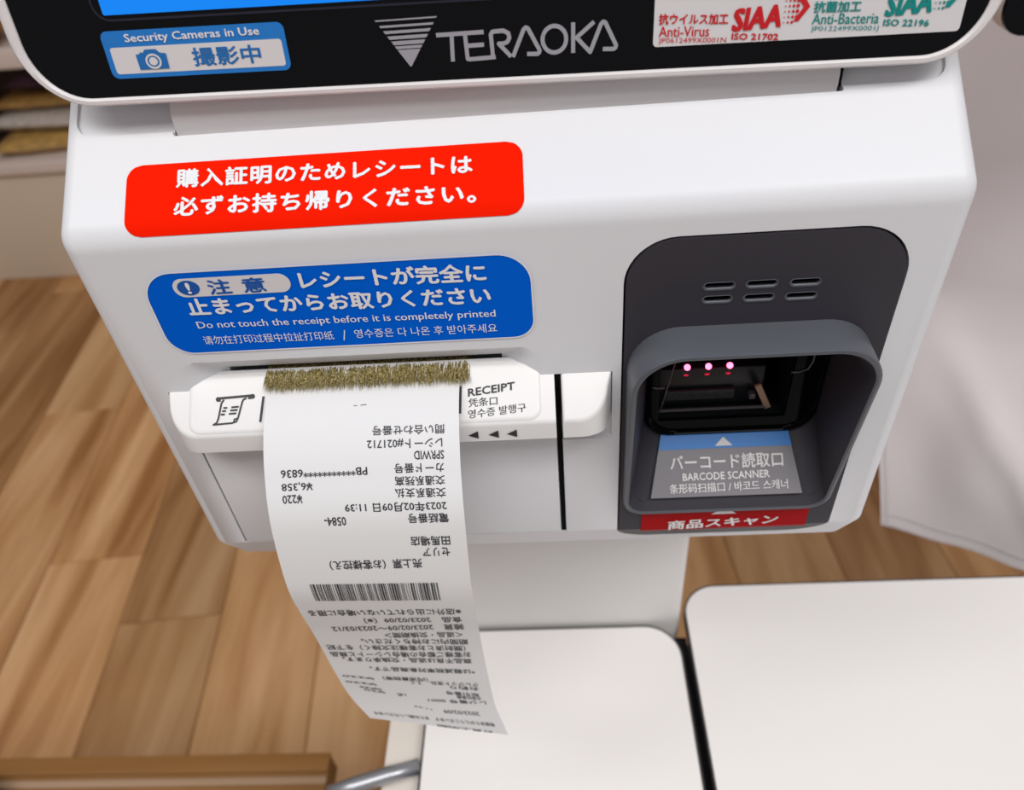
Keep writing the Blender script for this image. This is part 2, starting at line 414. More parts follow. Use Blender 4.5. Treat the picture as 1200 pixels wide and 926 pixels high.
# maker's mark on the glass
ink = Ink(); H = .0004
tl, tr, tip = Vector((-.0378, .01455)), Vector((-.0236, .01475)), Vector((-.0308, .0042))
def tri(f0, f1):
    a = tl.lerp(tip, f0); b = tr.lerp(tip, f0); c = tr.lerp(tip, f1); d = tl.lerp(tip, f1); ink.poly([tuple(a), tuple(b), tuple(c), tuple(d)], S, H)
f = 0.0
for hgt, gap in ((.03, .085), (.045, .065), (.06, .05), (.07, .035), (.08, .025), (.06, .018)):
    tri(f, f + hgt); f += hgt + gap
tri(f, .95); ink.disc(tuple(tl.lerp(tip, .945).lerp(tr.lerp(tip, .945), .5) + Vector((0, .0001))), .00042, S, H, 12)
W = .00092
ink.stroke([(-.0242, .0108), (-.0133, .01095)], W, S, H); ink.stroke([(-.02065, .0108), (-.0209, .0050)], W, S, H)
ink.stroke([(-.0176, .0107), (-.0174, .0054), (-.0170, .0053), (-.0109, .0055)], W, S, H); ink.stroke([(-.0175, .0082), (-.0134, .0083)], W, S, H)
ink.stroke([(-.0115, .0055), (-.0117, .0103), (-.0113, .0109), (-.0088, .0110), (-.0077, .0104), (-.0075, .0094), (-.0080, .0086), (-.0088, .0083), (-.0100, .0083), (-.0073, .0054)], W, S, H)
ink.stroke([(-.0069, .0053), (-.0042, .0110), (-.0037, .0114), (-.0032, .0112), (-.0007, .0065), (-.0008, .0060), (-.0012, .0057), (-.0036, .0058)], W, S, H)
ink.ring((.00275, .0086), .00270, W, S, H, ry=.0028)
ink.stroke([(.00705, .0119), (.0070, .0055)], W, S, H); ink.stroke([(.01177, .0118), (.0078, .0087), (.0109, .0055), (.0133, .0112), (.0138, .0117), (.0143, .0115), (.0168, .0067), (.0167, .0062), (.0163, .0059), (.0138, .0060)], W, S, H)
ink.build('maker_logo', 'silver', glass)

# hygiene certification sticker
st = flat('hygiene_sticker', rrect(.0252, .0934, .0058, .0260, .0009), S, 'paper_white', kiosk, .00015, .0003)
tag(st, 'white sticker printed in red and green')
ink = Ink(); H = .0006
ink.text('抗ウイルス加工', .0263, .0417, .0116, .0109, .0022, S, H, bold=.02)
ink.text('Anti-Virus', .0264, .0377, .0090, .0086, .0022, S, H, bold=.008)
ink.text('JP0612499X0001N', .0264, .0417, .0070, .0064, .0014, S, H)
ink.text('SIAA', .0429, .0533, .0105, .0110, .0044, S, H, bold=.031, slant=.1)
ink.text('ISO 21702', .0429, .0533, .0072, .0066, .0013, S, H, bold=.02)
def arrow(x, y):
    ink.poly([(x + .0012, y + .0032), (x + .0030, y + .0032), (x + .0050, y + .0003), (x + .0028, y - .0026), (x + .0016, y - .0026), (x + .0036, y + .0003)], S, H)
    for i in range(4):
        for j in range(6):
            r = .00016 + .00008 * i
            if not (i == 3 and j in (0, 5)): ink.disc((x - .0004 + i * .0009, y + .0028 - j * .0011), r, S, H, 8)
arrow(.0545, .0122)
ink.build('lettering', 'inkred', st)
ink = Ink()
ink.text('抗菌加工', .0604, .0707, .0123, .0120, .0022, S, H, bold=.02)
ink.text('Anti-Bacteria', .0604, .0751, .0099, .0094, .0022, S, H, bold=.008)
ink.text('JP0122499X0001J', .0604, .0754, .0078, .0072, .0013, S, H)
ink.text('SIAA', .0763, .0860, .0118, .0122, .0042, S, H, bold=.031, slant=.1)
ink.text('ISO 22196', .0763, .0863, .0084, .0078, .0013, S, H, bold=.02)
arrow(.0872, .0134)
ink.build('lettering', 'inkgreen', st)

# red notice rolled over the front ridge
def grid_sticker(name, x0, x1, s0, s1, r, fn, m, parent, h=.00025):
    rows = []; N = 44
    for k in range(N + 1):
        s = s0 + (s1 - s0) * k / N; d = min(s - s0, s1 - s); i = 0 if d >= r else r - sqrt(max(0, r * r - (r - d) ** 2))
        rows.append((s, x0 + i, x1 - i))
    vs = []; fs = []
    for s, a, b in rows: vs += [fn(a, s, h), fn(b, s, h)]
    for k in range(N): fs.append((2 * k, 2 * k + 1, 2 * k + 3, 2 * k + 2))
    return link(name, vs, fs, m, parent, smooth=True)
rs = grid_sticker('red_sticker', -.1104, -.0062, .0000, .0196, .0042, TW, 'red', kiosk, .0003)
tag(rs, 'red sticker with white Japanese lettering')
ink = Ink()
ink.text('購入証明のためレシートは', -.0967, -.0192, .0151, .0139, .0050, TW, .0005, bold=.021, spacing=1.1)
ink.text('必ずお持ち帰りください。', -.0970, -.0185, .0073, .0060, .0050, TW, .0005, bold=.021, spacing=1.1)
ink.build('lettering', 'print_white', rs)

# blue notice on the front face
BT = (-.1117, -.0057, -.1333, -.1058); BR_ = (.0070, .0060, .0092, .0092)
bd = flat('blue_sticker', rrect(*BT, BR_, 12), F, 'blue', kiosk, .0001, .0001)
tag(bd, 'blue caution sticker with white lettering and pale rim')
ink = Ink(); ink.stroke(rrect(BT[0], BT[1], BT[2], BT[3], BR_, 12), .0004, F, .0003, closed=True); ink.build('pale_rim', 'print_white', bd)
ink = Ink()
ink.poly(rrect(-.1033, -.0707, -.1138, -.1078, .0030), F, .00032); ink.build('pale_pill', 'paper_white', bd)
ink = Ink(); ink.disc((-.0990, -.1108), .0031, F, .0004, ry=.0024)
ink.text('注', -.0935, -.0874, -.1110, -.1109, .0046, F, .0004, bold=.017); ink.text('意', -.0839, -.0778, -.1110, -.1109, .0046, F, .0004, bold=.017)
ink.build('lettering', 'inkblue', bd)
ink = Ink(); ink.text('!', -.0994, -.0986, -.1108, -.1108, .0034, F, .0005, bold=.02)
ink.text('レシートが完全に', -.0680, -.0178, -.1103, -.1110, .0055, F, .0004, bold=.022)
ink.text('止まってからお取りください', -.1015, -.0172, -.1171, -.1183, .0055, F, .0004, bold=.022)
ink.text('Do not touch the receipt before it is completely printed', -.1010, -.0163, -.1236, -.1248, .0031, F, .0004, bold=.006)
ink.text('请勿在打印过程中拉扯打印纸', -.1010, -.0631, -.1287, -.1292, .0031, F, .0004)
ink.text('/', -.0606, -.0594, -.1294, -.1294, .0036, F, .0004)
ink.text('영수증은 다 나온 후 받아주세요', -.0570, -.0163, -.1291, -.1295, .0031, F, .0004)
ink.build('lettering', 'print_white', bd)

# receipt tray: sloping white shelf
TB = atan(.82)
def R(x, t, h): return (x, -t * cos(TB) - h * sin(TB), -.148 - t * sin(TB) + h * cos(TB))
def tray_bm(poly, zlo):
    bm = prism_bm(poly, zlo, -.138, lambda x, y, h: (x, y, h))
    g = bm.verts[:] + bm.edges[:] + bm.faces[:]
    r = bmesh.ops.bisect_plane(bm, geom=g, plane_co=(0, 0, -.148), plane_no=(0, -sin(TB), cos(TB)), clear_outer=True)
    es = [e for e in r['geom_cut'] if isinstance(e, bmesh.types.BMEdge)]
    fr = bmesh.ops.holes_fill(bm, edges=es)
    g = bm.verts[:] + bm.edges[:] + bm.faces[:]
    r = bmesh.ops.bisect_plane(bm, geom=g, plane_co=(0, -.011, zlo + .0022), plane_no=(0, -.35, -1), clear_outer=True)
    bmesh.ops.holes_fill(bm, edges=[e for e in r['geom_cut'] if isinstance(e, bmesh.types.BMEdge)])
    bmesh.ops.recalc_face_normals(bm, faces=bm.faces)
    tops = [f for f in bm.faces if f.normal.z > .6]
    es = {e for f in tops for e in f.edges if min(v.co.y for v in e.verts) < -.002 and max(v.co.y for v in e.verts) < .003}
    if es: bmesh.ops.bevel(bm, geom=list(es), offset=.0009, segments=4, affect='EDGES', profile=.5)
    return bm
def arcpts(cx, cy, r, a0, a1, n=10): return [(cx + r * cos(a0 + (a1 - a0) * k / n), cy + r * sin(a0 + (a1 - a0) * k / n)) for k in range(n + 1)]
tp = [(-.0009, .0045), (-.1188, .0045)] + arcpts(-.1098, -.0020, .0090, pi, 1.5 * pi) + [(-.0009, -.0110)]
tray = smooth_by_angle(from_bm('receipt_tray', tray_bm(tp, -.1660), 'tray', kiosk), 32)
lp = [(.0163, .0021), (.0011, .0021), (.0011, -.0110)] + arcpts(.0060, -.0020, .0090, 1.5 * pi, 1.95 * pi) + [(.0160, 0)]
smooth_by_angle(from_bm('latch_button', tray_bm(lp, -.1660), 'tray', kiosk), 32)
# raised field on the tray
loft('tray_pad', [[R(x, t, h) for x, t in rrect(-.1115 - g, -.0058 + g, -.0035 - g, .0128 + g, .0028 + g, 6)] for g, h in ((.0010, -.0002), (.0005, .0002), (0, .0004), (-.0006, .00045))], 'tray', kiosk, smooth=50)
H = .0006
ink = Ink()
ink.text('RECEIPT', -.0266, -.0128, .0016 * -1 + .0065 - .0016, .0030, .0022, lambda x, t, h: R(x, t, h), H, bold=.02)
ink = Ink()
def RT(x, u, h): return R(x, -u, h)       # text direction: up the slope is positive
ink.text('RECEIPT', -.0266, -.0127, -.0045, -.0030, .0023, RT, H, bold=.018)
ink.text('凭条口', -.0266, -.0180, -.0076, -.0072, .0026, RT, H, bold=.008)
ink.text('영수증 발행구', -.0268, -.0096, -.0110, -.0096, .0026, RT, H, bold=.008)
ink.build('lettering', 'ink', tray)
for a_, b_2 in (((-.0288, -.0024), (-.0292, -.0106)), ((-.0889, -.0027), (-.0898, -.0105))):
    ink = Ink(); ink.stroke([a_, b_2], .00075, RT, H); ink.build('divider_line', 'ink', tray)
ink = Ink()
# receipt pictogram
def I(x, y): return (-.1034 + (x - 300) * (.0117 / 240), -(.0024 + (y - 355) * (.0084 / 183)))
w = .00055
for c in ((308, 368), (528, 358)): ink.disc(I(*c), .00075, RT, H, 12)
ink.stroke([I(305, 362), I(530, 352)], .00075, RT, H); ink.stroke([I(305, 372), I(325, 372)], .0011, RT, H); ink.stroke([I(500, 364), I(530, 362)], .0011, RT, H)
ink.stroke([I(345, 372), I(330, 395), I(312, 500), I(302, 525), I(282, 536), I(400, 530), I(428, 520), I(438, 495), I(462, 395), I(470, 376), I(490, 368)], w, RT, H)
ink.stroke([I(412, 528), I(414, 505), I(436, 500)], w * .8, RT, H)
for y in (427, 448, 470): ink.stroke([I(343 - (y - 427) * .35, y), I(368 - (y - 427) * .35, y)], w, RT, H); ink.stroke([I(394 - (y - 427) * .35, y - 2), I(441 - (y - 427) * .35, y - 4)], w, RT, H)
ink.build('receipt_pictogram', 'ink', tray); ink = Ink()
def TF(x, z, h): return (x, -.011 - h, z)
for x in (-.0257, -.0196, -.0141): ink.poly([(x - .0017, -.1611), (x + .0014, -.1594), (x + .0014, -.1625)], TF, .0002)
ink.build('arrow_marks', 'ink', tray)

# flap under the tray
door = box('receipt_door', -.1173, -.0010, -.0002, .0035, -.2222, -.1692, 'white', kiosk, bev=.0004, seg=2)

# brush across the slot
bm = bmesh.new(); random.seed(7)
for i in range(1500):
    x = random.uniform(-.0880, -.0262); lay = random.random()
    edge = 1.0 if -.0862 < x < -.028 else .75
    y0 = .0100 - .0010 * lay; z0 = -.1440 - .0014 * (1 - lay)
    t = (.0028 + random.uniform(-.0016, .0006)) * edge; h = .0012 + .0022 * lay
    p0 = Vector((x, y0, z0)); p1 = Vector(R(x + random.uniform(-.0009, .0009), t, h)); w = random.uniform(.00010, .00017)
    pm = p0.lerp(p1, .5) + Vector((random.uniform(-.0003, .0003), -.0006, .0004))
    d = Vector((w, 0, 0)); e = Vector((0, -w * .7, w * .7))
    ring = [[bm.verts.new(p + q * s) for q in (d, e, -d)] for p, s in ((p0, 1), (pm, 1))]; tipv = bm.verts.new(p1)
    for k in range(3):
        bm.faces.new((ring[0][k], ring[0][(k + 1) % 3], ring[1][(k + 1) % 3], ring[1][k])); bm.faces.new((ring[1][k], ring[1][(k + 1) % 3], tipv))
br = from_bm('slot_brush', bm, 'bristle', kiosk); tag(br, 'olive and gold bristle brush', kind='stuff')

# ---- scanner
panel = flat('scanner_panel', rrect(.0196, .0930, -.2338, -.1043, (.0120, .0120, .0145, .0135), 10), F, 'dark', kiosk, .0015, -.0012)
tag(panel, 'dark grey scanner panel')
cut = [prism_bm(rrect(.0230, .0884, -.2090, -.1350, .0100, 8), -.01, .01, F)]
VS = [(.0407, .0484, -.1192), (.0520, .0597, -.1192), (.0636, .0710, -.1194), (.0408, .0481, -.1235), (.0518, .0594, -.1236), (.0630, .0708, -.1238)]
for x0, x1, z in VS: cut.append(prism_bm(rrect(x0, x1, z - .00095, z + .00095, .0009, 5), -.01, .01, F))
carve(panel, cut)
# turn the foot of the panel onto the bottom bevel
bm = bmesh.new(); bm.from_mesh(panel.data); pb = wloc(panel)
g = bm.verts[:] + bm.edges[:] + bm.faces[:]
bmesh.ops.bisect_plane(bm, geom=g, plane_co=Vector((0, 0, -.2226 + ZO)) - pb, plane_no=(0, 0, 1))
for v in bm.verts:
    z = v.co.z + pb.z - ZO
    if z < -.2226 - 1e-6:
        q = FB(v.co.x, z, -(v.co.y + pb.y)); v.co.y = q[1] - pb.y; v.co.z = q[2] + ZO - pb.z
bm.to_mesh(panel.data); bm.free()
for x0, x1, z in VS:
    loft('vent_slot', [[F(x, q, h) for x, q in rrect(x0 - g_, x1 + g_, z - .00095 - g_ * 1.5, z + .00095 + g_ * .1, .0009 + g_, 5)] for g_, h in ((.0006, .0003), (.0003, .0006), (0, .0004), (-.0001, .0000))], 'hood', panel, cap0=False, cap1=False, smooth=60)
box('vent_backing', .038, .074, .0046, .0056, -.128, -.115, 'void', kiosk)
# hood: frame standing proud at the top and meeting the panel at the foot
def hy(z):      # depth of the hood's front rim at height z
    return -.0138 + (-.1335 - z) / .078 * .0112
def hring(x0, x1, z0, z1, r, fy): return [(x, fy(z), z) for x, z in rrect(x0, x1, z0, z1, r, 12)]
ro = (.0075, .0075, .0150, .0150)
rin = tuple(a - .0015 for a in ro)
hood = loft('scanner_hood', [
    hring(.0205, .0905, -.2115, -.1325, ro, lambda z: .0006),
    hring(.0207, .0900, -.2118, -.1328, ro, lambda z: hy(z) + .0008),
    hring(.0209, .0898, -.2118, -.1330, ro, lambda z: hy(z) + .0002),
    hring(.0213, .0894, -.2114, -.1334, ro, hy),
    hring(.0219, .0888, -.2110, -.1340, rin, hy),
    hring(.0224, .0883, -.2104, -.1345, rin, lambda z: hy(z) + .0005),
    ], 'hood', kiosk, cap0=False, cap1=False, smooth=30)
tag(hood, 'raised grey hood framing the scanner window')
loft('hood_inner_wall', [
    hring(.0224, .0883, -.2104, -.1345, rin, lambda z: hy(z) + .0005),
    hring(.0242, .0872, -.2060, -.1360, rin, lambda z: hy(z) * .8 + .0040),
    hring(.0290, .0862, -.1912, -.1400, (.008,) * 4, lambda z: .0170),
    ], 'dark', kiosk, cap0=False, cap1=False, smooth=30)
# window: glossy black surround with an opening
wy = .0168
sur = flat('scanner_window_surround', rrect(.0292, .0860, -.1910, -.1405, .0090, 8), lambda x, z, h: (x, wy - h, z), 'gloss', kiosk, .0012, 0)
carve(sur, [prism_bm(rrect(.0335, .0760, -.1845, -.1430, .0010, 3), -.02, .02, lambda x, z, h: (x, wy - h, z))])
loft('window_rim', [[(x, wy - h, z) for x, z in rrect(.0292 - g, .0860 + g, -.1910 - g, -.1405 + g, .0090, 10)] for g, h in ((0, .0010), (-.0004, .0022), (-.0012, .0026), (-.0020, .0016), (-.0022, .0010))], 'gloss', kiosk, cap0=False, cap1=False, smooth=70)
box('scanner_cavity', .0300, .0855, .0450, .0480, -.2000, -.1300, 'void', kiosk)
for nm, q in (('cavity_wall', (.0300, .0332, .0186, .0450, -.1905, -.1405)), ('cavity_wall', (.0764, .0800, .0186, .0450, -.1905, -.1405)), ('cavity_wall', (.0300, .0800, .0186, .0450, -.1905, -.1855)), ('cavity_wall', (.0300, .0800, .0186, .0450, -.1425, -.1400))):
    box(nm, *q, 'module', kiosk)
mod = box('camera_module', .0345, .0700, .0240, .0400, -.1850, -.1690, 'module', kiosk, bev=.0006)
box('circuit_board', .0365, .0600, .0225, .0236, -.1815, -.1775, 'chip', mod)
box('bright_edge', .0342, .0705, .0192, .0200, -.1838, -.1832, 'modframe', mod)
box('connector', .0650, .0668, .0210, .0232, -.1810, -.1790, 'modframe', mod)
b_ = bmesh.new(); box_bm(-.0011, .0011, 0, .0012, -.0058, .0058, .0002, 1, b_)
for v in b_.verts: v.co = Matrix.Rotation(radians(-24), 4, 'Y') @ v.co + Vector((.0690, .0194, -.1790))
from_bm('tan_bracket', b_, 'tan', mod)
def tube(name, pts, r, m, parent, n=6, closed=False):
    vs = []; fs = []; P = [Vector(p) for p in pts]
    for i, p in enumerate(P):
        d = (P[min(i + 1, len(P) - 1)] - P[max(i - 1, 0)]).normalized(); a = d.cross(Vector((0, 0, 1)))
        if a.length < .1: a = d.cross(Vector((0, 1, 0)))
        a.normalize(); b = d.cross(a)
        rad = r[i] if isinstance(r, (list, tuple)) else r
        vs += [p + (a * cos(2 * pi * k / n) + b * sin(2 * pi * k / n)) * rad for k in range(n)]
    for i in range(len(P) - 1):
        for k in range(n): fs.append((i * n + k, i * n + (k + 1) % n, (i + 1) * n + (k + 1) % n, (i + 1) * n + k))
    fs.append(list(range(n))[::-1]); fs.append([(len(P) - 1) * n + k for k in range(n)])
    return link(name, vs, fs, m, parent, smooth=True)
yy = wy - .0014
tube('edge_line', [(.0302, yy, -.1560), (.0302, yy, -.1670), (.0308, yy, -.1686), (.0325, yy, -.1693), (.0350, yy, -.1693)], .00028, 'modframe', sur)
tube('edge_line', [(.0812, yy, -.1500), (.0812, yy, -.1610), (.0800, yy, -.1640), (.0775, yy, -.1650), (.0750, yy, -.1650)], .00028, 'modframe', sur)
tube('edge_line', [(.0385, yy + .003, -.1600), (.0345, yy + .003, -.1830)], .00022, 'modframe', sur)
for k in range(3):
    x = .0428 + k * .0069
    b_ = bmesh.new(); bmesh.ops.create_uvsphere(b_, u_segments=12, v_segments=8, radius=.00105)
    for v in b_.verts: v.co += Vector((x, .0205, -.1652 - .0000))
    led = from_bm('indicator_light', b_, 'led', kiosk, smooth=True); tag(led, 'glowing red indicator light')
    b_ = bmesh.new(); bmesh.ops.create_uvsphere(b_, u_segments=10, v_segments=6, radius=.0008)
    for v in b_.verts: v.co = Vector((v.co.x * 1.1, v.co.y * .5, v.co.z * .45)) + Vector((x - .0002, .0204, -.1685))
    from_bm('light_pipe', b_, 'ledglow', led, smooth=True)

# label on the ramp below the window
pa = Vector((.0560, .0162, -.1919)); pb_ = Vector((.0560, -.0001, -.2062)); rd = (pb_ - pa); RL = rd.length; rd.normalize()
rn = Vector((0, rd.z, -rd.y)); rn = rn if rn.z > 0 else -rn
def Q(x, s, h):   # s from 0 (foot) to RL (top), x across
    p = pa + rd * (RL - s) + rn * h; return (x, p.y, p.z)
lab = flat('scanner_label', [(.0302, .0), (.0812, .0), (.0781, RL), (.0349, RL)], Q, 'scanlabel', kiosk, .0006, .0006)
tag(lab, 'grey label with blue band and white lettering')
ink = Ink(); zb = RL * .755
ink.poly([(.0349 - .0047 * .25, zb), (.0781 + .0031 * .25, zb), (.0781, RL), (.0349, RL)], Q, .0014); ink.build('blue_band', 'skyblue', lab)
ink = Ink(); ink.poly([(.0530, RL * .79), (.0590, RL * .79), (.0560, RL * .93)], Q, .0016)
ink.text('バーコード読取口', .0375, .0755, RL * .545, RL * .545, RL * .23, Q, .0016, bold=.012)
ink.text('BARCODE SCANNER', .0414, .0707, RL * .315, RL * .325, RL * .115, Q, .0016, bold=.012)
ink.text('条形码扫描口 / 바코드 스캐너', .0367, .0765, RL * .135, RL * .155, RL * .15, Q, .0016, bold=.006)
ink.build('lettering', 'greytext', lab)
# red strip at the foot
strip = link('scan_strip', [FB(x, z, .0007) for z in (-.2121, -.2170, -.2226, -.2242) for x in (.0274, .0852)], [(2 * k, 2 * k + 1, 2 * k + 3, 2 * k + 2) for k in range(3)], 'darkred', kiosk)
tag(strip, 'dark red strip with white Japanese lettering')
ink = Ink(); ink.poly([(.0515, -.2148), (.0602, -.2148), (.0580, -.2129), (.0540, -.2129)], FB, .0010)
ink.text('商品スキャン', .0370, .0750, -.2202, -.2185, .0048, FB, .0010, bold=.02)
ink.build('lettering', 'greytext', strip)

# column under the head
col = box('column', -.0915, .0678, .0830, .1480, -1.1, -.2452, 'column', kiosk, bev=.004, seg=4)

# ---------------------------------------------------------------- the receipt
CP = [(-.0580, .0060, -.1474, 0), (-.0580, -.0010, -.1476, 0), (-.0580, -.0075, -.1492, 0), (-.0580, -.0155, -.1542, 0), (-.0580, -.0235, -.1626, 0), (-.0579, -.0315, -.1760, .0), (-.0586, -.0358, -.2005, .03), (-.0591, -.0345, -.2175, .05), (-.0597, -.0318, -.2345, .06), (-.0600, -.0300, -.2520, .08), (-.0598, -.0292, -.2710, .13), (-.0588, -.0288, -.2910, .21), (-.0548, -.0298, -.3105, .31)]
def cr(p0, p1, p2, p3, t): return tuple(0.5 * ((2 * b) + (-a + c) * t + (2 * a - 5 * b + 4 * c - d) * t * t + (-a + 3 * b - 3 * c + d) * t ** 3) for a, b, c, d in zip(p0, p1, p2, p3))
pts = []
for i in range(len(CP) - 1):
    for k in range(10): pts.append(cr(CP[max(i - 1, 0)], CP[i], CP[i + 1], CP[min(i + 2, len(CP) - 1)], k / 10))
pts.append(CP[-1]); ss = [0]
for a, b in zip(pts[:-1], pts[1:]): ss.append(ss[-1] + math.dist(a[:3], b[:3]))
def lerp_pt(s):
    s = min(max(s, 0), ss[-1] - 1e-7); lo = 0
    import bisect
    lo = min(bisect.bisect_right(ss, s) - 1, len(ss) - 2); t = (s - ss[lo]) / (ss[lo + 1] - ss[lo])
    return [a + (b - a) * t for a, b in zip(pts[lo], pts[lo + 1])]
def P(x, s, h):
    q = lerp_pt(s); a = lerp_pt(s - .0008); b = lerp_pt(s + .0008)
    w = Vector((cos(q[3]), 0, -sin(q[3]))); t = Vector((b[0] - a[0], b[1] - a[1], b[2] - a[2])).normalized()
    n = w.cross(t) * -1
    if n.y > 0 and n.z < .2: n = -n
    p = Vector(q[:3]) + w * x + n * h; return (p.x, p.y, p.z)
vs = []; fs = []; NR = 130; NC = 6
for h in (0, -.00008):
    for i in range(NR + 1):
        for j in range(NC + 1): vs.append(P(-.029 + .058 * j / NC, ss[-1] * i / NR, h))
o2 = (NR + 1) * (NC + 1)
for i in range(NR):
    for j in range(NC):
        a = i * (NC + 1) + j; fs.append((a, a + NC + 1, a + NC + 2, a + 1)); fs.append((o2 + a, o2 + a + 1, o2 + a + NC + 2, o2 + a + NC + 1))
for i in range(NR):
    a = i * (NC + 1); fs.append((a, o2 + a, o2 + a + NC + 1, a + NC + 1)); a += NC; fs.append((a, a + NC + 1, o2 + a + NC + 1, o2 + a))
for j in range(NC):
    a = NR * (NC + 1) + j; fs.append((a, o2 + a, o2 + a + 1, a + 1))
rc = thing('receipt', (-.058, -.005, -.147), 'long white printed paper receipt hanging upside down from the brush slot', 'receipt')
paper = smooth_by_angle(link('paper_strip', vs, fs, 'receipt', rc), 60)
LINES = [
    ('問い合わせ番号', 0.0246, 0.00355, 0.02274, 0.02245, 0.00274),
    ('レシート#021712', 0.02398, 0.00195, 0.02654, 0.02636, 0.00272),
    ('SPRWID', 0.02433, 0.01561, 0.03014, 0.03002, 0.00247),
    ('カード番号', 0.02414, 0.00966, 0.03385, 0.03364, 0.00274),
    ('PB***********6836', 0.00158, -0.02404, 0.03406, 0.03404, 0.00239),
    ('交通系残高', 0.02414, 0.00964, 0.03762, 0.03741, 0.00276),
    ('¥6,358', -0.01491, -0.02411, 0.0377, 0.03784, 0.00252),
    ('交通系支払', 0.02413, 0.00937, 0.04128, 0.04094, 0.00278),
    ('¥220', -0.01832, -0.02422, 0.04149, 0.04164, 0.00254),
    ('2023年02月09日 11:39', 0.02405, -0.00593, 0.04539, 0.04496, 0.00288),
    ('電話番号', 0.02423, 0.0124, 0.04917, 0.04896, 0.00306),
    ('0584-', -0.00617, -0.01257, 0.04902, 0.04904, 0.00282),
    ('田馬場店', 0.02404, 0.01229, 0.05722, 0.05708, 0.00349),
    ('セリア', 0.02367, 0.01542, 0.06142, 0.06146, 0.00333),
    ('売上票（お客様控え）', 0.01468, -0.0137, 0.06593, 0.06611, 0.00396),
    ('※店外に出られていない場合に限る', 0.02426, -0.02625, 0.09242, 0.09354, 0.0044),
    ('食品\u30002023/02/09（※）', 0.02398, -0.00905, 0.09855, 0.09972, 0.00458),
    ('雑貨\u30002023/02/09～2023/03/12', 0.024, -0.02137, 0.10472, 0.10734, 0.00482),
    ('＜返品・交換期間＞', 0.0231, -0.00431, 0.1112, 0.11225, 0.00423),
    ('期間内にお持ちください。', 0.02432, -0.01336, 0.11701, 0.11737, 0.00421),
    ('（開封済とお客様注文除く）を下記', 0.02289, -0.0268, 0.12213, 0.12274, 0.00422),
    ('お客様ご都合の場合レシートと商品', 0.02419, -0.0268, 0.12707, 0.12857, 0.00416),
    ('商品不良は返品・交換承ります。', 0.02396, -0.02337, 0.13192, 0.13263, 0.00378),
    ('*は軽減税率対象商品です。', 0.02431, -0.01486, 0.13979, 0.1399, 0.00345),
    ('（内消費税等）', 0.0055, -0.01166, 0.14731, 0.14744, 0.00306),
    ('クレジット支払\u3000ＩＣ', 0.02434, -0.00182, 0.14965, 0.15007, 0.00295),
    ('お釣り', 0.02393, 0.01315, 0.15295, 0.15236, 0.00291),
    ('¥220', -0.01512, -0.0268, 0.14844, 0.14684, 0.0016),
    ('¥220', -0.01529, -0.0268, 0.15366, 0.15206, 0.0016),
    ('¥0', -0.01413, -0.02253, 0.15795, 0.15635000000000002, 0.0016),
    ('¥20', -0.0135, -0.02141, 0.16050999999999999, 0.15891, 0.0016),
    ('取引番号', 0.02367, 0.01075, 0.15759, 0.15709, 0.00266),
    ('1点', -0.00574, -0.0091, 0.16141, 0.16153, 0.00262),
    ('外税対象額', 0.02397, 0.01459, 0.16018, 0.16004, 0.00263),
    ('レジ番号 0001', 0.0255, 0.00226, 0.16325, 0.16452, 0.00268),
    ('2023/02/09', 0.02081, 0.00611, 0.17226, 0.17277, 0.00265),
    ('11:39', 0.00146, -0.005, 0.17223, 0.17041, 0.0012),
    ('毎度ありがとうございます\u3000またお越しくださいませ', 0.02506, -0.02495, 0.1797, 0.18047, 0.00286),
    ('お買上明細', 0.02253, -0.00077, 0.18594, 0.18573, 0.00255),
]
ink = Ink()
def PT(x, u, h): return P(x, u, h)
for t, xr, xl, sr, sl, hg in LINES:
    ink.text(t, xr, xl, sr, sl, hg, PT, .00012, bold=.010)
x = .01854; random.seed(11)
while x > -.0216:                                            # barcode
    w = random.choice((.0002, .0002, .0004, .0004, .0006)); [ink.poly([(x, .0746 + .0019 * q), (x - w, .0746 + .0019 * q), (x - w, .0765 + .0019 * q), (x, .0765 + .0019 * q)], P, .00012) for q in range(5)]; x -= w + random.choice((.00025, .00025, .0005))
ink.stroke([(-.0002, .0145), (.0016, .0144)], .0002, P, .00012); ink.stroke([(-.0022, .0146), (-.0012, .0146)], .0002, P, .00012)
ink.build('receipt_print', 'thermal', paper)

# ---------------------------------------------------------------- counters below
PZ = -.42
def slab(name, poly, z0, z1, m, parent, bev=.001):
    bm = prism_bm(poly, z0, z1, lambda x, y, h: (x, y, h))
    tops = [f for f in bm.faces if abs(f.normal.z) > .9]
    bmesh.ops.bevel(bm, geom=list({e for f in tops for e in f.edges}), offset=bev, segments=2, affect='EDGES')
    return smooth_by_angle(from_bm(name, bm, m, parent), 40)
counter = thing('checkout_counter', (-.01, -.05, -1.1), 'narrow white counter with a rounded top plate at the foot of the kiosk column', 'counter')
slab('counter_top', rrect(-.0822, .0650, -.22, .0800, (.002, .002, .0200, .0040), 8), PZ - .006, PZ, 'plate', counter, .0004)
slab('dark_edging', rrect(-.0836, .0664, -.2214, .0816, (.003, .003, .0212, .005), 8), PZ - .0075, PZ - .0008, 'edge', counter, .0003)
box('counter_body', -.1052, .0640, -.22, .0790, -1.1, PZ - .009, 'ledge', counter, bev=.001)
arm = tube('metal_arm', [(-.0840, .0010, PZ - .003), (-.1000, -.0032, PZ - .003), (-.118, -.0080, PZ - .004), (-.1320, -.0122, PZ - .006)], [.0040, .0044, .0046, .0050], 'metal', counter, 12)
tag(arm, 'grey metal arm jutting to the left')
table = thing('bagging_table', (.40, -.05, -1.1), 'wide white bagging table with rounded corner and dark edging right of the kiosk', 'table')
slab('table_top', rrect(.0722, .80, -.30, .1072, (.002, .002, .02, .0200), 8), PZ - .006, PZ, 'plate', table, .0004)
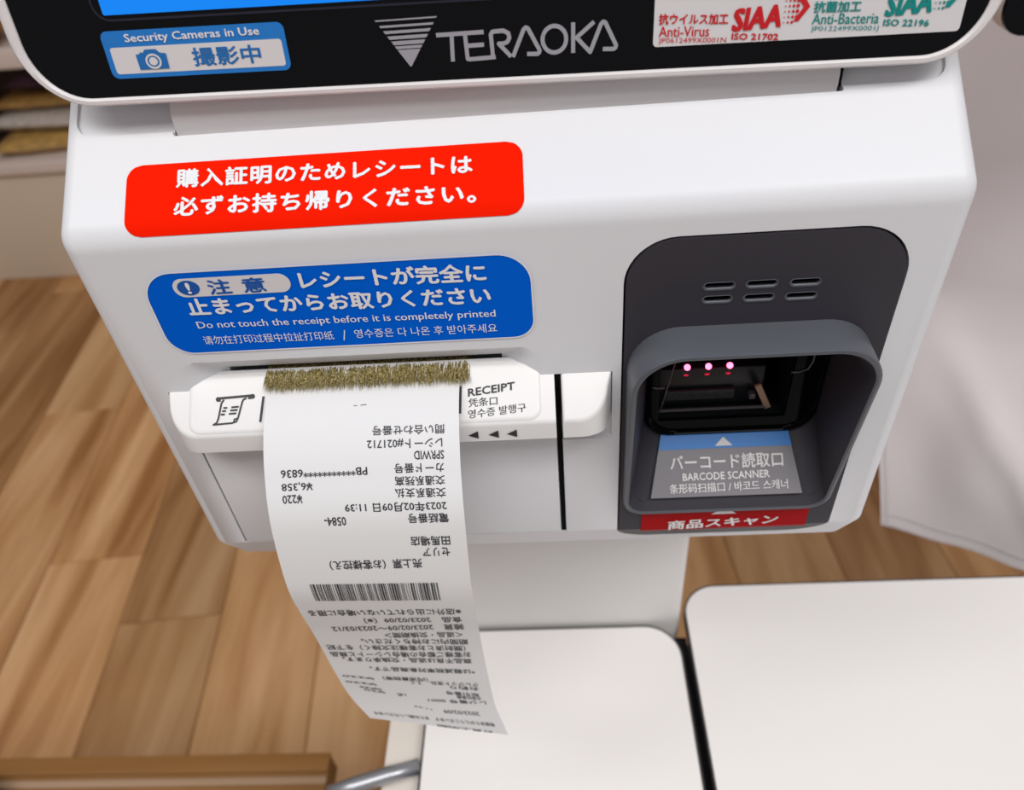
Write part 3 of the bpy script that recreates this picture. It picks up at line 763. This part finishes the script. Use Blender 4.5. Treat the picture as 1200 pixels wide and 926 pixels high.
slab('dark_edging', rrect(.0712, .801, -.301, .1088, (.003, .003, .021, .0210), 8), PZ - .0075, PZ - .0008, 'edge', table, .0003)
box('table_body', .0790, .79, -.29, .1000, -1.1, PZ - .009, 'cabdark', table, bev=.001)
box('dark_filler', .0645, .0715, -.20, .0790, -1.1, PZ - .012, 'cabdark', counter)

# wooden bench at lower left
BZ = -.70
bench = thing('wooden_bench', (-.62, -.03, -1.1), 'brown wooden bench edge at the lower left with a painted pale highlight line', 'bench')
box('bench_top', -1.05, -.2225, -.30, .1285, BZ - .03, BZ - .002, 'bench', bench, bev=.002)
box('dark_back_strip', -1.05, -.2225, .1130, .1290, BZ - .002, BZ + .001, 'benchdark', bench, bev=.0006)
box('pale_strip', -1.05, -.2225, .1020, .1085, BZ - .002, BZ + .0002, 'benchhighlight', bench, bev=.0004)  # highlight along the bench edge, painted as a paler strip
for x in (-1.02, -.27):
    for y in (-.27, .09): box('leg', x, x + .035, y, y + .035, -1.1, BZ - .029, 'bench', bench, bev=.002)
bag = thing('leather_bag', (-.60, .02, BZ), 'dark brown leather bag corner on the wooden bench at the lower left corner', 'bag')
bm = box_bm(-.68, -.5210, -.06, .1040, BZ + .0005, BZ + .035, .012, 4)
for v in bm.verts: v.co.x += (v.co.y - .104) * -.55
smooth_by_angle(from_bm('bag_body', bm, 'leather', bag), 40)
tube('handle', [(-.60, .0, BZ + .033), (-.59, .01, BZ + .06), (-.56, .02, BZ + .068), (-.53, .015, BZ + .06), (-.525, .0, BZ + .033)], .004, 'leather', bag, 8)

# ---------------------------------------------------------------- shop shelving at the far left
gon = thing('display_shelving', (-1.75, 1.85, -1.1), 'pale shop display shelving with a plain base panel behind the kiosk at left', 'shelf')
gx0, gx1, gy = -2.6, -.75, 1.645
box('base_panel', gx0, gx1, gy + .004, gy + .03, -1.1, -.785, 'base', gon, bev=.002)
box('shelf_board', gx0, gx1, gy + .001, gy + .42, -.784, -.768, 'shelf', gon, bev=.002)
box('price_rail', gx0, gx1, gy - .010, gy + .0005, -.790, -.757, 'shelf', gon, bev=.003)
box('shelf_board', gx0, gx1, gy + .001, gy + .40, -.528, -.512, 'shelf', gon, bev=.002)
box('price_rail', gx0, gx1, gy - .010, gy + .0005, -.535, -.490, 'shelf', gon, bev=.003)
box('back_panel', gx0, gx1, gy + .42, gy + .44, -1.1, .45, 'shelfback', gon)
box('side_panel', gx1, gx1 + .02, gy, gy + .44, -1.1, .45, 'shelfback', gon)
box('side_panel', gx0 - .02, gx0, gy, gy + .44, -1.1, .45, 'shelfback', gon)
def pouch(cx, cy, cz, sx, sy, sz, rot, m, label, group=None, seed=0):
    random.seed(seed); th = thing('snack_pack', (cx, cy, cz), label, 'package', group)
    bm = bmesh.new(); bmesh.ops.create_grid(bm, x_segments=14, y_segments=10, size=.5)
    low = []
    V = list(bm.verts); 
    vs = []; fs = []
    for side in (1, -1):
        for i in range(11):
            for j in range(15):
                u = j / 14 * 2 - 1; v = i / 10 * 2 - 1
                t = max(0, (1 - abs(u) ** 4)) * max(0, (1 - v ** 4)); wob = .12 * random.random()
                x = u * sx / 2; y = v * sy / 2 * (1 - .06 * abs(sin(u * 7))); z = side * sz / 2 * t ** .5 * (1 - wob)
                xr = x * cos(rot) - y * sin(rot); yr = x * sin(rot) + y * cos(rot)
                vs.append((cx + xr, cy + yr, cz + sz / 2 + z))
        o_ = 0 if side == 1 else 165
        for i in range(10):
            for j in range(14):
                a = o_ + i * 15 + j; q = (a, a + 1, a + 16, a + 15); fs.append(q if side == 1 else q[::-1])
    bm.free()
    link('wrapper', vs, fs, m, th, smooth=True)
    for e in (-1, 1):
        sv = [(cx + (e * sx / 2 * .98 + a) * cos(rot) - b * sin(rot), cy + (e * sx / 2 * .98 + a) * sin(rot) + b * cos(rot), cz + sz / 2 + c) for a in (-.006, .006) for b in (-sy * .47, sy * .47) for c in (-.0015, .0015)]
        link('crimped_seal', sv, [(0, 1, 3, 2), (4, 6, 7, 5), (0, 4, 5, 1), (2, 3, 7, 6), (0, 2, 6, 4), (1, 5, 7, 3)], m, th)
    return th
z0 = -.767
pouch(-1.285, 1.76, z0, .26, .15, .045, .12, 'gold', 'gold foil pack lying at the front bottom of the shelf pile', seed=1)
pouch(-1.30, 1.79, z0 + .046, .25, .14, .042, -.08, 'clear', 'clear crinkled pack between the two gold packs', seed=2)
pouch(-1.27, 1.82, z0 + .089, .27, .14, .04, .05, 'gold', 'gold foil pack second from the top of the shelf pile', seed=3)
pouch(-1.25, 1.84, z0 + .130, .22, .14, .04, .0, 'violet', 'dark violet pack topmost of the shelf pile', seed=4)
pouch(-1.575, 1.80, z0, .24, .17, .07, .1, 'greywrap', 'bulky grey pack left of the gold packs on the lower shelf', seed=5)
pouch(-1.60, 1.83, z0 + .071, .22, .15, .05, -.1, 'greywrap', 'dull grey pack stacked on the bulky grey pack', seed=6)
pouch(-1.41, 1.76, -.511, .22, .14, .06, .1, 'yellow', 'amber pack lying on the upper shelf by the screen edge', seed=8)

# ---------------------------------------------------------------- cloth-covered machine at right
mach = thing('covered_machine', (.60, .45, -1.1), 'neighbouring machine under a hanging white cloth cover right of the kiosk', 'machine')
# cover: sheet that leans out at the top, falls and flares towards its double-stitched hem
prf = [(.10, .268), (.00, .285), (-.10, .305), (-.20, .322), (-.28, .333), (-.35, .334), (-.38, .328), (-.42, .311), (-.46, .291), (-.50, .271), (-.525, .260), (-.549, .250)]
dirx = Vector((.895, -.446, 0)); nrm = Vector((-.446, -.895, 0))
def cover(u, z, h=0):
    y = None
    for (za, ya), (zb_, yb_) in zip(prf[:-1], prf[1:]):
        if za >= z >= zb_: t = (za - z) / (za - zb_); t_ = t; y = ya + (yb_ - ya) * t; break
    if y is None: y = prf[-1][1] if z < prf[-1][0] else prf[0][1]
    xe = .2735 - (max(z, -.549) + .549) * .115
    low = max(0, min(1, (-.36 - z) / .10)) * (1 - .55 * max(0, min(1, (-.50 - z) / .045)))
    fold = low * (.004 * sin(u * 46 + z * 18) + .003 * sin(u * 95 - z * 40 + 1) + .007 * math.exp(-((u - .095 + (z + .46) * .6) / .011) ** 2))
    p = Vector((xe, y, z)) + dirx * u + nrm * (fold + h)
    return p
us = [0, .002] + [.01 * k for k in range(1, 30)]; zs = [.10 - .0125 * k for k in range(52)] + [-.549]
vs = []; fs = []
for sgn in (0, -.0012):
    for z in zs:
        for u in us: vs.append(cover(u, z, sgn))
nu = len(us); nz = len(zs)
for i in range(nz - 1):
    for j in range(nu - 1):
        a = i * nu + j; fs.append((a, a + nu, a + nu + 1, a + 1)); a += nu * nz; fs.append((a, a + 1, a + nu + 1, a + nu))
for i in range(nz - 1):
    a = i * nu; b = a + nu * nz; fs.append((a, b, b + nu, a + nu))
for j in range(nu - 1):
    a = (nz - 1) * nu + j; b = a + nu * nz; fs.append((a, b, b + 1, a + 1))
cov = smooth_by_angle(link('cloth_cover', vs, fs, 'cloth', mach), 60)
for zz in (-.5475, -.5385):
    vs = []; fs = []
    for u in us[1:]:
        for d, h in ((.0012, .0003), (0, .0005), (-.0012, .0003)): vs.append(cover(u, zz + d, h))
    for j in range(len(us) - 2):
        for k in range(2): a = j * 3 + k; fs.append((a, a + 3, a + 4, a + 1))
    link('hem_seam', vs, fs, 'seam', cov, smooth=True)
vs = []; fs = []
zl = [z for z in zs if z < -.30]
for z in zl:
    for d, h in ((.0035, .0003), (.0048, .0005), (.0061, .0003)): vs.append(cover(d, z, h))
for j in range(len(zl) - 1):
    for k in range(2): a = j * 3 + k; fs.append((a, a + 1, a + 4, a + 3))
link('hem_seam', vs, fs, 'seam', cov, smooth=True)
bm = box_bm(0, .34, .02, .26, -.47, .08, .01, 3)
for v in bm.verts:
    q = Vector((.330, .345, 0)) + dirx * v.co.x - nrm * v.co.y; v.co = Vector((q.x, q.y, v.co.z))
smooth_by_angle(from_bm('machine_body', bm, 'shelf', mach), 40)
bm = box_bm(.22, .30, .10, .18, -1.1, -.471, .004, 2)
for v in bm.verts:
    q = Vector((.330, .345, 0)) + dirx * v.co.x - nrm * v.co.y; v.co = Vector((q.x, q.y, v.co.z))
smooth_by_angle(from_bm('stand', bm, 'shelf', mach), 40)
# its dark screen
side = [(x, z) for x, z in rrect(.2075, .46, -.1285, .12, .012, 8)]
scr = flat('machine_screen', side, lambda x, z, h: (x, .2 - h, z), 'glass', mach, .012, -.012)
flat('screen_rim', rrect(.2073, .4602, -.1287, .1202, .0122, 8), lambda x, z, h: (x, .2 - h, z), 'shelf', mach, .010, -.0125)
box('screen_mount', .36, .40, .2124, .262, -.02, .04, 'shelf', mach)
